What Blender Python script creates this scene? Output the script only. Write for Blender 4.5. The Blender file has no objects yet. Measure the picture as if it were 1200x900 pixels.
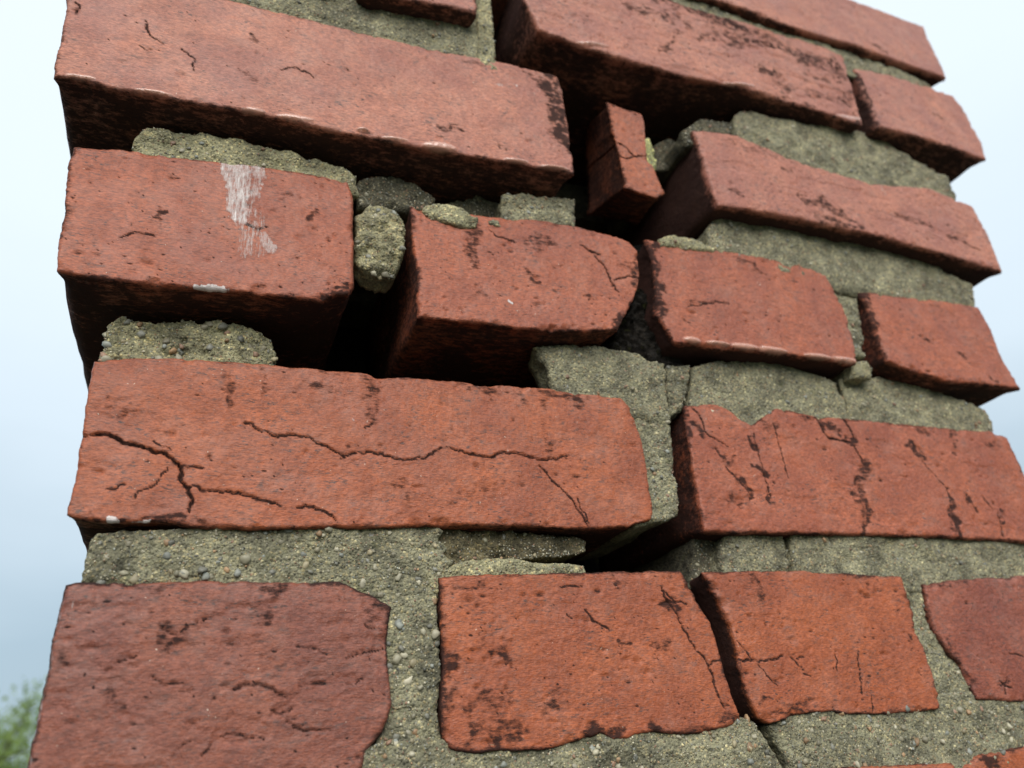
import bpy, math, random
import numpy as np
from mathutils import Vector, Matrix

scn = bpy.context.scene
COL = scn.collection
rng = np.random.default_rng(7)
random.seed(7)

# ------------------------------------------------------------------ camera
FPX = 890.0                                   # focal length in photo pixels (photo 1200 x 900)
CAMZ = 8.0                                    # the eye is up on a roof
yaw, pit, rol = [math.radians(a) for a in (23.7, 26.4, -5.9)]
fwd = np.array([math.sin(yaw)*math.cos(pit), math.cos(yaw)*math.cos(pit), math.sin(pit)])
rt0 = np.array([math.cos(yaw), -math.sin(yaw), 0.0])
up0 = np.cross(rt0, fwd)
RT = rt0*math.cos(rol) + up0*math.sin(rol)
UP = -rt0*math.sin(rol) + up0*math.cos(rol)
cam = bpy.data.cameras.new('camera')
cam.sensor_width = 36.0
cam.lens = FPX/1200*36.0
cam.clip_start = 0.01
cam.clip_end = 20000
cam.dof.use_dof = True
cam.dof.focus_distance = 0.275
cam.dof.aperture_fstop = 10.0
co = bpy.data.objects.new('camera', cam)
COL.objects.link(co)
M = Matrix((( RT[0], UP[0], -fwd[0], 0), (RT[1], UP[1], -fwd[1], 0), (RT[2], UP[2], -fwd[2], CAMZ), (0, 0, 0, 1)))
co.matrix_world = M
scn.camera = co

# ------------------------------------------------------------------ light
scn.view_settings.view_transform = 'Standard'
scn.view_settings.look = 'None'
scn.view_settings.exposure = 1.15
scn.view_settings.gamma = 1.0
SUN_EL, SUN_AZ = math.radians(32), math.radians(193)      # azimuth: clockwise from +Y
w = bpy.data.worlds.new('World')
scn.world = w
w.use_nodes = True
nt = w.node_tree
nt.nodes.clear()
N = nt.nodes.new
out = N('ShaderNodeOutputWorld')
bg = N('ShaderNodeBackground')
bg.inputs['Strength'].default_value = 0.1
sky = N('ShaderNodeTexSky')
sky.sky_type = 'NISHITA'
sky.sun_disc = False
sky.sun_elevation = SUN_EL
sky.sun_rotation = SUN_AZ
tc = N('ShaderNodeTexCoord')
sep = N('ShaderNodeSeparateXYZ')
nt.links.new(tc.outputs['Generated'], sep.inputs[0])
ns = N('ShaderNodeTexNoise')
ns.inputs['Scale'].default_value = 2.2
ns.inputs['Detail'].default_value = 4
mp = N('ShaderNodeMapping')
mp.inputs['Scale'].default_value = (1, 1, 2.5)
nt.links.new(tc.outputs['Generated'], mp.inputs[0])
nt.links.new(mp.outputs[0], ns.inputs['Vector'])
mad = N('ShaderNodeMath'); mad.operation = 'MULTIPLY_ADD'
mad.inputs[1].default_value = 0.20
nt.links.new(ns.outputs['Fac'], mad.inputs[0])
nt.links.new(sep.outputs['Z'], mad.inputs[2])
rmp = N('ShaderNodeValToRGB')
e = rmp.color_ramp.elements                       # overcast: grey blue low down, near white above
e[0].position = 0.08; e[0].color = (0.30, 0.39, 0.46, 1)
e[1].position = 0.95; e[1].color = (0.84, 0.92, 0.97, 1)
a = e.new(0.27); a.color = (0.38, 0.49, 0.57, 1)
a = e.new(0.48); a.color = (0.67, 0.78, 0.86, 1)
a = e.new(0.70); a.color = (0.80, 0.90, 0.96, 1)
nt.links.new(mad.outputs[0], rmp.inputs[0])
sc = N('ShaderNodeVectorMath'); sc.operation = 'SCALE'
sc.inputs['Scale'].default_value = 5.2
nt.links.new(rmp.outputs[0], sc.inputs[0])
mx = N('ShaderNodeMix'); mx.data_type = 'RGBA'
mx.inputs[0].default_value = 0.93                 # cloud cover over the clear sky
nt.links.new(sky.outputs[0], mx.inputs[6])
nt.links.new(sc.outputs[0], mx.inputs[7])
nt.links.new(mx.outputs[2], bg.inputs[0])
nt.links.new(bg.outputs[0], out.inputs[0])

sl = bpy.data.lights.new('sun', 'SUN')
sl.energy = 1.5
sl.angle = math.radians(45)
sl.color = (1.0, 0.96, 0.9)
so = bpy.data.objects.new('sun', sl)
COL.objects.link(so)
sd = Vector((math.sin(SUN_AZ)*math.cos(SUN_EL), math.cos(SUN_AZ)*math.cos(SUN_EL), math.sin(SUN_EL)))
so.rotation_euler = sd.to_track_quat('Z', 'Y').to_euler()

# ------------------------------------------------------------------ numeric helpers
def ray(p):
    p = np.asarray(p, float)
    q = np.stack([(p[..., 0]-600)/FPX, -(p[..., 1]-450)/FPX, np.ones(p.shape[:-1])], -1)
    return q[..., :1]*RT + q[..., 1:2]*UP + q[..., 2:]*fwd

def onplane(p, D):
    """photo pixels to wall coordinates (x, z) in mm on the brick face D mm in front of the eye"""
    v = ray(p)
    return np.stack([v[..., 0]/v[..., 1]*D, v[..., 2]/v[..., 1]*D], -1)

def hsh(i, j, k, s):
    h = (i*73856093 ^ j*19349663 ^ k*83492791 ^ (s*2654435761 & 0x7fffffff)).astype(np.int64) & 0x7fffffff
    h = (h ^ (h >> 13))*1274126177 & 0x7fffffff
    h = (h ^ (h >> 16))*1103515245 & 0x7fffffff
    return ((h ^ (h >> 11)) & 0xffff)/32767.5 - 1.0

def noise(P, scale, seed=0, octaves=1):
    """value noise in -1..1; P (n,3) mm, scale = feature size in mm"""
    tot = np.zeros(len(P)); amp = 1.0; norm = 0
    for o in range(octaves):
        Q = P/scale*(2**o) + 1000.5 + 17.3*o
        I = np.floor(Q).astype(np.int64)
        F = Q-I
        F = F*F*F*(F*(F*6-15)+10)
        v = 0
        for dx in (0, 1):
            wx = F[:, 0] if dx else 1-F[:, 0]
            for dy in (0, 1):
                wy = F[:, 1] if dy else 1-F[:, 1]
                for dz in (0, 1):
                    wz = F[:, 2] if dz else 1-F[:, 2]
                    v = v + wx*wy*wz*hsh(I[:, 0]+dx, I[:, 1]+dy, I[:, 2]+dz, seed+o)
        tot += amp*v; norm += amp; amp *= 0.5
    return tot/norm

def resample(c, n, rough, seed):
    c = np.asarray(c, float)
    seg = np.hypot(*np.diff(c, axis=0).T)
    s = np.concatenate([[0], np.cumsum(seg)])
    t = np.linspace(0, s[-1], n)
    p = np.stack([np.interp(t, s, c[:, 0]), np.interp(t, s, c[:, 1])], -1)
    if n > 8:                                     # soften the corners of the polyline a little
        for _ in range(max(1, int(n/60))):
            p[1:-1] = (p[:-2]+2*p[1:-1]+p[2:])/4
    if rough:
        T = np.stack([t, np.zeros(n), np.full(n, seed*31.7)], -1)
        d = noise(T, 7.0, seed, 3)*rough*0.85 + noise(T, 1.5, seed+9, 3)*rough*0.65
        d = d - np.maximum(0, noise(T, 5.0, seed+3)-0.45)*rough*2.2
        fade = np.minimum(1, np.minimum(t, s[-1]-t)/2.5)
        tg = np.gradient(p, axis=0)
        tg /= np.maximum(1e-6, np.hypot(*tg.T))[:, None]
        p += np.stack([-tg[:, 1], tg[:, 0]], -1)*(d*fade)[:, None]
    return p

def dist_poly(P, c):
    """distance of 2D points to a polyline, and position along it 0..1"""
    best = np.full(len(P), 1e9); par = np.zeros(len(P))
    n = len(c)-1
    for i in range(n):
        a, b = c[i], c[i+1]; d = b-a
        t = np.clip(((P-a)@d)/max(1e-9, d@d), 0, 1)
        q = np.hypot(*(P-a-t[:, None]*d).T)
        m = q < best
        best[m] = q[m]; par[m] = (i+t[m])/n
    return best, par

def mesh_from(name, V, Q, attr=None):
    me = bpy.data.meshes.new(name)
    Q = np.asarray(Q, np.int32)
    k = Q.shape[1]
    me.vertices.add(len(V)); me.loops.add(Q.size); me.polygons.add(len(Q))
    me.vertices.foreach_set('co', np.asarray(V, np.float32).ravel())
    me.loops.foreach_set('vertex_index', Q.ravel())
    me.polygons.foreach_set('loop_start', np.arange(0, Q.size, k, dtype=np.int32))
    me.polygons.foreach_set('use_smooth', np.ones(len(Q), bool))
    if attr is not None:
        ca = me.color_attributes.new('wear', 'FLOAT_COLOR', 'POINT')
        ca.data.foreach_set('color', np.asarray(attr, np.float32).ravel())
    me.update(calc_edges=True)
    me.validate()
    return me

def link(name, me, mat=None, parent=None, loc=None):
    o = bpy.data.objects.new(name, me)
    COL.objects.link(o)
    if mat is not None and me is not None and not me.materials:
        me.materials.append(mat)
    if parent is not None:
        o.parent = parent
    if loc is not None:
        o.location = loc
    return o

def thing(o, label, cat):
    o['label'] = label; o['category'] = cat

# ------------------------------------------------------------------ materials
def nodes(name):
    m = bpy.data.materials.new(name)
    m.use_nodes = True
    t = m.node_tree
    b = t.nodes['Principled BSDF']
    return m, t, b

class G:
    """small helper for node graphs"""
    def __init__(s, t): s.t = t
    def n(s, kind, **kw):
        x = s.t.nodes.new(kind)
        for k, v in kw.items(): setattr(x, k, v)
        return x
    def l(s, a, b): s.t.links.new(a, b)
    def noise(s, vec, scale, detail=3, rough=0.55):
        x = s.n('ShaderNodeTexNoise')
        x.inputs['Scale'].default_value = scale; x.inputs['Detail'].default_value = detail
        x.inputs['Roughness'].default_value = rough
        s.l(vec, x.inputs['Vector']); return x.outputs['Fac']
    def ramp(s, v, p0, p1, c0=(0, 0, 0, 1), c1=(1, 1, 1, 1)):
        x = s.n('ShaderNodeValToRGB')
        x.color_ramp.elements[0].position = p0; x.color_ramp.elements[1].position = p1
        x.color_ramp.elements[0].color = c0; x.color_ramp.elements[1].color = c1
        s.l(v, x.inputs[0]); return x.outputs[0]
    def mix(s, f, a, b, mode='MIX'):
        x = s.n('ShaderNodeMix', data_type='RGBA', blend_type=mode)
        for i, v in ((0, f), (6, a), (7, b)):
            if isinstance(v, (int, float)): x.inputs[i].default_value = v
            elif isinstance(v, tuple): x.inputs[i].default_value = v
            else: s.l(v, x.inputs[i])
        return x.outputs[2]
    def math(s, op, a, b=0.0):
        x = s.n('ShaderNodeMath', operation=op)
        for i, v in ((0, a), (1, b)):
            if isinstance(v, (int, float)): x.inputs[i].default_value = v
            else: s.l(v, x.inputs[i])
        return x.outputs[0]

def brick_material():
    m, t, b = nodes('brick_clay')
    g = G(t)
    tc = g.n('ShaderNodeTexCoord')
    oi = g.n('ShaderNodeObjectInfo')
    off = g.n('ShaderNodeVectorMath', operation='SCALE'); g.l(oi.outputs['Random'], off.inputs['Scale'])
    off.inputs[0].default_value = (3.1, 1.7, 2.3)
    ad = g.n('ShaderNodeVectorMath', operation='ADD')
    g.l(tc.outputs['Object'], ad.inputs[0]); g.l(off.outputs[0], ad.inputs[1])
    vec = ad.outputs[0]
    st = g.n('ShaderNodeMapping'); st.inputs['Scale'].default_value = (0.45, 1, 1.5)   # dragged, wire-cut grain
    g.l(vec, st.inputs[0]); svec = st.outputs[0]
    at = g.n('ShaderNodeVertexColor', layer_name='wear')
    sp = g.n('ShaderNodeSeparateColor'); g.l(at.outputs['Color'], sp.inputs[0])
    soot, white, glaze = sp.outputs[0], sp.outputs[1], sp.outputs[2]  # soot channel also carries shade painted on side faces and ledges
    base = oi.outputs['Color']
    big = g.noise(vec, 45, 3)
    mid = g.noise(vec, 210, 4, 0.6)
    fine = g.noise(svec, 1300, 4, 0.65)
    c = g.mix(g.ramp(big, 0.35, 0.68), g.mix(1.0, base, (0.80, 0.74, 0.78, 1), 'MULTIPLY'), g.mix(1.0, base, (1.14, 1.13, 1.05, 1), 'MULTIPLY'))
    c = g.mix(g.math('MULTIPLY', g.ramp(mid, 0.46, 0.74), 0.55), c, g.mix(1.0, base, (0.60, 0.62, 0.72, 1), 'MULTIPLY'))
    c = g.mix(g.math('MULTIPLY', g.ramp(fine, 0.38, 0.62), 0.8), g.mix(1.0, c, (0.62, 0.58, 0.60, 1), 'MULTIPLY'), g.mix(1.0, c, (1.22, 1.2, 1.15, 1), 'MULTIPLY'))
    # burnt specks and grey bloom
    sn = g.noise(svec, 850, 4, 0.65)
    spk = g.math('MULTIPLY', g.ramp(sn, 0.57, 0.64), g.ramp(g.noise(vec, 75, 4, 0.6), 0.40, 0.60))
    c = g.mix(g.math('MULTIPLY', spk, 0.85), c, (0.035, 0.022, 0.02, 1))
    sn2 = g.noise(svec, 330, 5, 0.7)
    spk2 = g.math('MULTIPLY', g.ramp(sn2, 0.57, 0.67), g.ramp(big, 0.38, 0.56))
    c = g.mix(g.math('MULTIPLY', spk2, 0.6), c, (0.04, 0.027, 0.025, 1))
    wsp = g.math('MULTIPLY', g.ramp(g.noise(vec, 1000, 2, 0.5), 0.725, 0.75), g.ramp(g.noise(vec, 140, 2), 0.5, 0.6))
    c = g.mix(wsp, c, (0.55, 0.43, 0.34, 1))
    bloom = g.math('MULTIPLY', g.ramp(g.noise(vec, 90, 5, 0.7), 0.50, 0.72), 0.25)
    c = g.mix(bloom, c, (0.21, 0.14, 0.125, 1))
    # soot and painted shade, whitewash, glaze drips (per-vertex wear)
    sb = g.ramp(g.math('ADD', soot, g.math('MULTIPLY', g.math('SUBTRACT', g.noise(svec, 380, 6, 0.8), 0.5), 2.6)), 0.16, 0.62)
    sb = g.math('MULTIPLY', sb, g.ramp(soot, 0.02, 0.25))
    c = g.mix(g.math('MULTIPLY', sb, 0.9), c, (0.022, 0.017, 0.017, 1))
    str_ = g.n('ShaderNodeMapping'); str_.inputs['Scale'].default_value = (2.6, 1, 0.5); str_.inputs['Rotation'].default_value = (0, -0.14, 0)
    g.l(vec, str_.inputs[0])
    wn = g.noise(str_.outputs[0], 330, 6, 0.8)
    wb = g.math('MULTIPLY', g.ramp(g.math('ADD', g.math('MULTIPLY', white, 0.42), wn), 0.74, 1.0), g.ramp(white, 0.02, 0.3))
    c = g.mix(g.math('MULTIPLY', wb, 0.9), c, (0.68, 0.62, 0.60, 1))
    c = g.mix(g.math('MULTIPLY', glaze, 0.6), c, (0.60, 0.31, 0.22, 1))
    g.l(c, b.inputs['Base Color'])
    rg = g.math('SUBTRACT', g.math('ADD', 0.36, g.math('MULTIPLY', mid, 0.26)), g.math('MULTIPLY', glaze, 0.5))
    rg = g.math('ADD', rg, g.math('MULTIPLY', sb, 0.4))
    g.l(rg, b.inputs['Roughness'])
    g.l(g.math('SUBTRACT', 0.5, g.math('MULTIPLY', sb, 0.42)), b.inputs['Specular IOR Level'])
    damp = g.math('MULTIPLY', g.math('MULTIPLY', g.ramp(g.noise(vec, 60, 3), 0.42, 0.62), 0.14), g.math('SUBTRACT', 1.0, sb))
    g.l(g.math('MAXIMUM', glaze, damp), b.inputs['Coat Weight'])
    g.l(g.math('SUBTRACT', 0.34, g.math('MULTIPLY', glaze, 0.29)), b.inputs['Coat Roughness'])
    # fine relief
    h = g.math('ADD', g.math('MULTIPLY', g.noise(svec, 1500, 4, 0.7), 0.55), g.math('MULTIPLY', g.noise(vec, 480, 4, 0.6), 1.0))
    h = g.math('ADD', h, g.math('MULTIPLY', wb, 0.5))
    bp = g.n('ShaderNodeBump'); bp.inputs['Strength'].default_value = 0.68; bp.inputs['Distance'].default_value = 0.0008
    g.l(h, bp.inputs['Height']); g.l(bp.outputs[0], b.inputs['Normal'])
    return m

def mortar_material():
    m, t, b = nodes('sand_mortar')
    g = G(t)
    tc = g.n('ShaderNodeTexCoord'); oi = g.n('ShaderNodeObjectInfo')
    off = g.n('ShaderNodeVectorMath', operation='SCALE'); g.l(oi.outputs['Random'], off.inputs['Scale'])
    off.inputs[0].default_value = (2.1, 3.7, 1.3)
    ad = g.n('ShaderNodeVectorMath', operation='ADD')
    g.l(tc.outputs['Object'], ad.inputs[0]); g.l(off.outputs[0], ad.inputs[1])
    vec = ad.outputs[0]
    at = g.n('ShaderNodeVertexColor', layer_name='wear')
    sp = g.n('ShaderNodeSeparateColor'); g.l(at.outputs['Color'], sp.inputs[0])
    base = oi.outputs['Color']
    c = g.mix(g.ramp(g.noise(vec, 75, 6, 0.7), 0.36, 0.66), g.mix(1.0, base, (0.45, 0.44, 0.42, 1), 'MULTIPLY'), g.mix(1.0, base, (1.3, 1.27, 1.15, 1), 'MULTIPLY'))
    v1 = g.n('ShaderNodeTexVoronoi'); v1.inputs['Scale'].default_value = 1050; g.l(vec, v1.inputs['Vector'])
    s1 = g.n('ShaderNodeSeparateColor'); g.l(v1.outputs['Color'], s1.inputs[0])
    gr = g.n('ShaderNodeValToRGB'); g.l(s1.outputs[0], gr.inputs[0])
    el = gr.color_ramp.elements
    el[0].position = 0.0; el[0].color = (0.22, 0.22, 0.23, 1)
    el[1].position = 1.0; el[1].color = (3.0, 2.8, 2.3, 1)
    for p, k in ((0.3, (0.7, 0.7, 0.66, 1)), (0.62, (1.0, 1.0, 0.9, 1)), (0.8, (1.35, 1.3, 1.15, 1)), (0.93, (1.6, 1.35, 1.0, 1))):
        q = el.new(p); q.color = k
    c = g.mix(g.ramp(v1.outputs['Distance'], 0.25, 0.62, (0.9, 0.9, 0.9, 1), (0.25, 0.25, 0.25, 1)), c, g.mix(1.0, c, gr.outputs[0], 'MULTIPLY'))
    dirt = g.ramp(g.math('ADD', sp.outputs[0], g.math('MULTIPLY', g.math('SUBTRACT', g.noise(vec, 260, 4, 0.7), 0.5), 1.2)), 0.32, 0.72)
    c = g.mix(g.math('MULTIPLY', dirt, 0.82), c, (0.010, 0.009, 0.008, 1))
    c = g.mix(g.math('MULTIPLY', g.ramp(g.noise(vec, 130, 3, 0.6), 0.60, 0.72), 0.22), c, (0.13, 0.14, 0.035, 1))   # moss tint
    g.l(c, b.inputs['Base Color'])
    b.inputs['Roughness'].default_value = 0.9
    g.l(g.math('MULTIPLY', g.math('SUBTRACT', 1.0, dirt), 0.3), b.inputs['Specular IOR Level'])
    h = g.math('ADD', g.math('MULTIPLY', v1.outputs['Distance'], -0.8), g.math('MULTIPLY', g.noise(vec, 1500, 4, 0.7), 1.0))
    bp = g.n('ShaderNodeBump'); bp.inputs['Strength'].default_value = 1.0; bp.inputs['Distance'].default_value = 0.0011
    g.l(h, bp.inputs['Height']); g.l(bp.outputs[0], b.inputs['Normal'])
    return m

def pebble_material():
    m, t, b = nodes('pebble_stone')
    g = G(t)
    at = g.n('ShaderNodeVertexColor', layer_name='wear')
    tc = g.n('ShaderNodeTexCoord')
    c = g.mix(g.math('MULTIPLY', g.noise(tc.outputs['Object'], 900, 3), 0.7), at.outputs['Color'], g.mix(1.0, at.outputs['Color'], (0.5, 0.5, 0.5, 1), 'MULTIPLY'))
    g.l(c, b.inputs['Base Color'])
    b.inputs['Roughness'].default_value = 0.55
    return m

BRICK, MORTAR, PEBBLE = brick_material(), mortar_material(), pebble_material()

# ------------------------------------------------------------------ the chimney's body builder
chimney = bpy.data.objects.new('chimney', None)
COL.objects.link(chimney)
chimney.location = (0.15, 0.45, CAMZ-0.62)
thing(chimney, 'weathered red brick chimney with cracked, loose bricks, crumbling grey mortar and courses stepping outwards', 'chimney')
CHI = np.array(chimney.location)*1000 - np.array([0, 0, CAMZ*1000])      # its origin in eye-centred mm
ROWS = np.array([0.5, 1.1, 1.9, 2.9, 4.2, 6, 8.5, 11.5, 15, 19, 23, 27, 31, 36, 41, 47, 54, 62, 72, 85, 100.])

def slab(name, top, right, bottom, left, D, depth=100, step=0.42, rough=0.5, seed=0, edge_r=1.6, relief=1.0,
         kind='brick', cracks=(), soot=(), white=(), bumps=(), pits=20, chips=30, side=0.66, flake=0.15, chipped=0.0, crack_soot=0.95, tint=(0.30, 0.062, 0.03), rim=0.55,  # side: strength of the soot and painted shade on side faces
         tilt=(0, 0), back=None, label=None, parent='chimney'):
    """A block with its own outline on its front face, thickness, rounded broken edges, pits and cracks.
    Outlines are polylines (left to right, top to bottom) on the face; everything in mm in the wall's frame."""
    r = np.random.default_rng(seed+100)
    step *= 1.3
    C = [onplane(np.asarray(c, float), D) for c in (top, right, bottom, left)]
    ln = lambda c: np.hypot(*np.diff(c, axis=0).T).sum()
    nu = int(np.clip(max(ln(C[0]), ln(C[2]))/step, 8, 900)) + 1
    nv = int(np.clip(max(ln(C[1]), ln(C[3]))/step, 8, 500)) + 1
    T = resample(C[0], nu, rough, seed*4+1); B = resample(C[2], nu, rough, seed*4+2)
    R = resample(C[1], nv, rough, seed*4+3); L = resample(C[3], nv, rough, seed*4+4)
    L[0] = T[0]; R[0] = T[-1]; L[-1] = B[0]; R[-1] = B[-1]
    u = np.linspace(0, 1, nu)[None, :, None]; v = np.linspace(0, 1, nv)[:, None, None]
    P = (1-v)*T[None]+v*B[None]+(1-u)*L[:, None]+u*R[:, None] - ((1-u)*(1-v)*T[0]+u*(1-v)*T[-1]+(1-u)*v*B[0]+u*v*B[-1])
    e = np.minimum(np.minimum(np.hypot(*np.moveaxis(P-T[None], -1, 0)), np.hypot(*np.moveaxis(P-B[None], -1, 0))),
                   np.minimum(np.hypot(*np.moveaxis(P-L[:, None], -1, 0)), np.hypot(*np.moveaxis(P-R[:, None], -1, 0)))).ravel()
    P = P.reshape(-1, 2)
    n = len(P)
    P3 = np.stack([P[:, 0], np.full(n, seed*57.0), P[:, 1]], -1)
    wear = np.zeros((n, 4)); wear[:, 3] = 1
    n_mid = noise(P3, 7.0, seed+5, 3)
    if kind == 'brick':
        y = noise(P3, 38, seed, 2)*0.55*relief + n_mid*0.22*relief + noise(P3, 1.7, seed+7, 3)*0.14*relief
        er = np.clip(0.78*edge_r*(1+0.8*noise(P3, 9, seed+11, 2)), 0.4, None)
    else:
        y = noise(P3, 14, seed, 3)*1.2*relief + noise(P3, 5.0, seed+7, 4)*1.25*relief + noise(P3, 1.1, seed+8, 1)*0.20*relief
        er = np.clip(edge_r*(1+0.9*noise(P3, 5, seed+11, 2)), 0.5, None)
    if flake:                                # scaled-off plates with sharp little ledges
        for q_, sc_ in ((0, 16.0), (1, 9.0)):
            nn = noise(P3*np.array([0.6, 1, 1.5]), sc_, seed+81+q_, 4)
            t_ = np.clip((nn-0.18)/0.035, 0, 1); t_ = t_*t_*(3-2*t_)
            y += flake*t_*(0.8 if q_ == 0 else 0.5)
    k = np.clip(1-e/er, 0, 1)
    y += er*(1-np.sqrt(np.maximum(0, 1-k*k)))
    # broken arrises: bites out of the edge
    per = np.where(e < 0.6)[0]
    for _ in range(chips):
        c = P[r.choice(per)]; rad = r.uniform(0.7, 3.2)
        d = np.hypot(*(P-c).T)/rad*(1+0.35*n_mid)
        y += np.clip(1-d, 0, 1)**0.7*rad*r.uniform(0.25, 0.55)
    for q_ in range(pits*3):
        c = P[r.integers(n)]; rad = r.uniform(0.4, 1.3) if q_ < pits else r.uniform(0.2, 0.6); asp = r.uniform(0.6, 2.4)
        m_ = np.where(np.abs(P[:, 0]-c[0])+np.abs(P[:, 1]-c[1]) < rad*asp*2.5+rad*2)[0]
        d = np.hypot((P[m_, 0]-c[0])/asp, P[m_, 1]-c[1])/rad*(1+0.5*n_mid[m_])
        sm = np.clip(1.2-d, 0, 1)
        y[m_] += sm*rad*0.55
        wear[m_, 0] = np.maximum(wear[m_, 0], sm*(r.uniform(0, 0.55) if q_ < pits else r.uniform(0.3, 1.0)))
    w_n = 0.6+0.5*noise(P3, 4.0, seed+21, 2)
    for cr in cracks:
        pts, wd, dp = cr
        c = onplane(np.asarray(pts, float), D)
        c = resample(c, max(4, int(ln(c)/0.6)), 0, 0)
        jj = np.stack([c[:, 0], np.zeros(len(c)), c[:, 1]], -1)
        c = c+np.stack([noise(jj, 2.6, seed+33, 3), noise(jj, 2.6, seed+34, 3)], -1)*1.25
        lo, hi = c.min(0)-4, c.max(0)+4
        m = np.where(((P > lo) & (P < hi)).all(1))[0]
        d, s = dist_poly(P[m], c)
        tap = np.clip(np.minimum(s, 1-s)*5+0.35, 0, 1)
        ww = (0.56 if wd > 0.78 else 0.38)*wd*tap*np.clip(0.75+0.9*noise(P3[m], 3.2, seed+23, 2), 0.25, 1.6)+0.08
        y[m] += dp*np.clip(1-d/ww, 0, 1)**0.6
        y[m] += -0.30*np.exp(-d/1.8)*tap*np.clip(0.3+n_mid[m]*2, -0.3, 1)            # lifted, scaling lips
        wear[m, 0] = np.maximum(wear[m, 0], np.clip(1.25-d/(ww+0.12)*0.8, 0, 1)*crack_soot)  # soot in the cracks; on scaled bricks also painted ledge shadows
        wear[m, 0] = np.maximum(wear[m, 0], np.clip(1-d/(wd*2.6), 0, 1)*0.26)
    def warp(amp, sc_): return P+np.stack([noise(P3, sc_, seed+61, 3), noise(P3, sc_, seed+62, 3)], -1)*amp
    for sp in soot:
        pts, wd, st = sp
        c = onplane(np.asarray(pts, float), D)
        wm = wd*D/FPX
        d, s = dist_poly(warp(wm*1.5+0.8, 1.6*wm+1.2), c)
        d = d*(1+0.6*n_mid)/wm
        a_ = st*np.clip(1.35-d*1.1, 0, 1)*np.clip(0.75+0.8*noise(P3, 2.0, seed+71, 3), 0.15, 1)
        wear[:, 0] = np.maximum(wear[:, 0], a_)
        if chipped: y += chipped*a_*np.clip(0.3+n_mid*1.5, 0, 1)
    for sp in white:
        pts, wd, st = sp
        c = onplane(np.asarray(pts, float), D)
        wm = wd*D/FPX
        d, s = dist_poly(warp(wm*0.45+0.9, 3.0), c)
        d = d*(1+0.5*n_mid)/wm
        wear[:, 1] = np.maximum(wear[:, 1], st*np.clip((1.25-d)*1.9, 0, 1))
    for (bx, by, bw, bh, st) in bumps:
        st *= r.uniform(0.3, 1.25); bw *= r.uniform(0.7, 1.25); bh *= r.uniform(0.6, 1.3)                          # drips of glaze along the lower arris
        c = onplane(np.array([bx, by], float), D)
        ax = onplane(np.array([bx+bw, by+bw*0.13], float), D)-c
        L_ = np.hypot(*ax); ax /= L_
        q = P-c
        a_ = (q@ax)/L_; b_ = (q@np.array([-ax[1], ax[0]]))/(bh*D/FPX)
        d = np.sqrt(a_**2+b_**2)
        s = np.sqrt(np.clip(1-d*d, 0, 1))
        y -= s*st*1.9
        wear[:, 2] = np.maximum(wear[:, 2], np.clip(s*1.6, 0, 1))
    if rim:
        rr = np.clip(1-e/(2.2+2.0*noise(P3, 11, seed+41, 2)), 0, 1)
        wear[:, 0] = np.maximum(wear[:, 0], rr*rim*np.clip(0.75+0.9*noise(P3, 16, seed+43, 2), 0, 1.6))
    cx, cz = P.mean(0)
    y += tilt[0]*(P[:, 0]-cx) + tilt[1]*(P[:, 1]-cz)
    # sides
    idx = np.arange(n).reshape(nv, nu)
    loop = np.concatenate([idx[0, :-1], idx[:-1, -1], idx[-1, :0:-1], idx[:0:-1, 0]])
    m = len(loop)
    pl = P[loop]; yl = y[loop]
    tg = np.roll(pl, -3, 0)-np.roll(pl, 3, 0); tg /= np.maximum(1e-6, np.hypot(*tg.T))[:, None]
    nrm = np.stack([-tg[:, 1], tg[:, 0]], -1)                    # outward for this winding
    if ((pl-P.mean(0))*nrm).sum() < 0: nrm = -nrm
    pls = sum(np.roll(pl, k_, 0) for k_ in range(-9, 10))/19
    rows = ROWS[ROWS < depth-1]
    rows = np.append(rows, depth)
    if back is not None:                                         # (TL,TR,BR,BL) px on the rear face
        bq = onplane(np.asarray(back, float), D+depth)
        ends = [len(idx[0])-1, nv-1, nu-1, nv-1]
        bl = []
        for i in range(4):
            t_ = np.arange(ends[i])/ends[i]
            bl.append(bq[i]+(bq[(i+1) % 4]-bq[i])*t_[:, None])
        bl = np.concatenate(bl)
    V = [np.stack([P[:, 0], D+y, P[:, 1]], -1)]; W = [wear]
    for d in rows:
        q = pl if back is None else pl+(pls-pl)*min(1, d/6)+(bl-pls)*(d/depth)
        if back is None: q = pl+(pls-pl)*min(1, d/9)
        S3 = np.stack([q[:, 0], np.full(m, d+seed*57.0), q[:, 1]], -1)
        amp = min(1, d/3)
        dn = noise(S3, 16, seed+51, 2)*0.7*amp + noise(S3, 3.5 if d < 7 else 9.0, seed+52, 3 if d < 7 else 2)*(0.45 if kind == 'brick' else 0.9)*amp
        dn -= 0.3*amp
        q = q+nrm*dn[:, None]
        V.append(np.stack([q[:, 0], D+yl+d, q[:, 1]], -1))
        ws = np.zeros((m, 4)); ws[:, 3] = 1
        ws[:, 0] = np.clip(side+0.45*noise(S3, 22, seed+53, 3), 0, 1)*(rim > 0)*min(1, d/4)+wear[loop, 0]*max(0, 1-d/4)  # undersides and crack faces: shade painted in along with soot
        ws[:, 2] = wear[loop, 2]*max(0, 1-d/1.5)
        W.append(ws)
    f = np.stack([idx[:-1, :-1], idx[1:, :-1], idx[1:, 1:], idx[:-1, 1:]], -1).reshape(-1, 4)
    F = [f]
    ring = loop; nx = np.roll(np.arange(m), -1)
    for j in range(len(rows)):
        nr = n+j*m+np.arange(m)
        F.append(np.stack([ring, ring[nx], nr[nx], nr], -1))
        ring = nr
    # rear cap: a fan to the middle, as degenerate-free quads
    V = np.concatenate(V); W = np.concatenate(W)
    cb = V[ring].mean(0)
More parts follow.
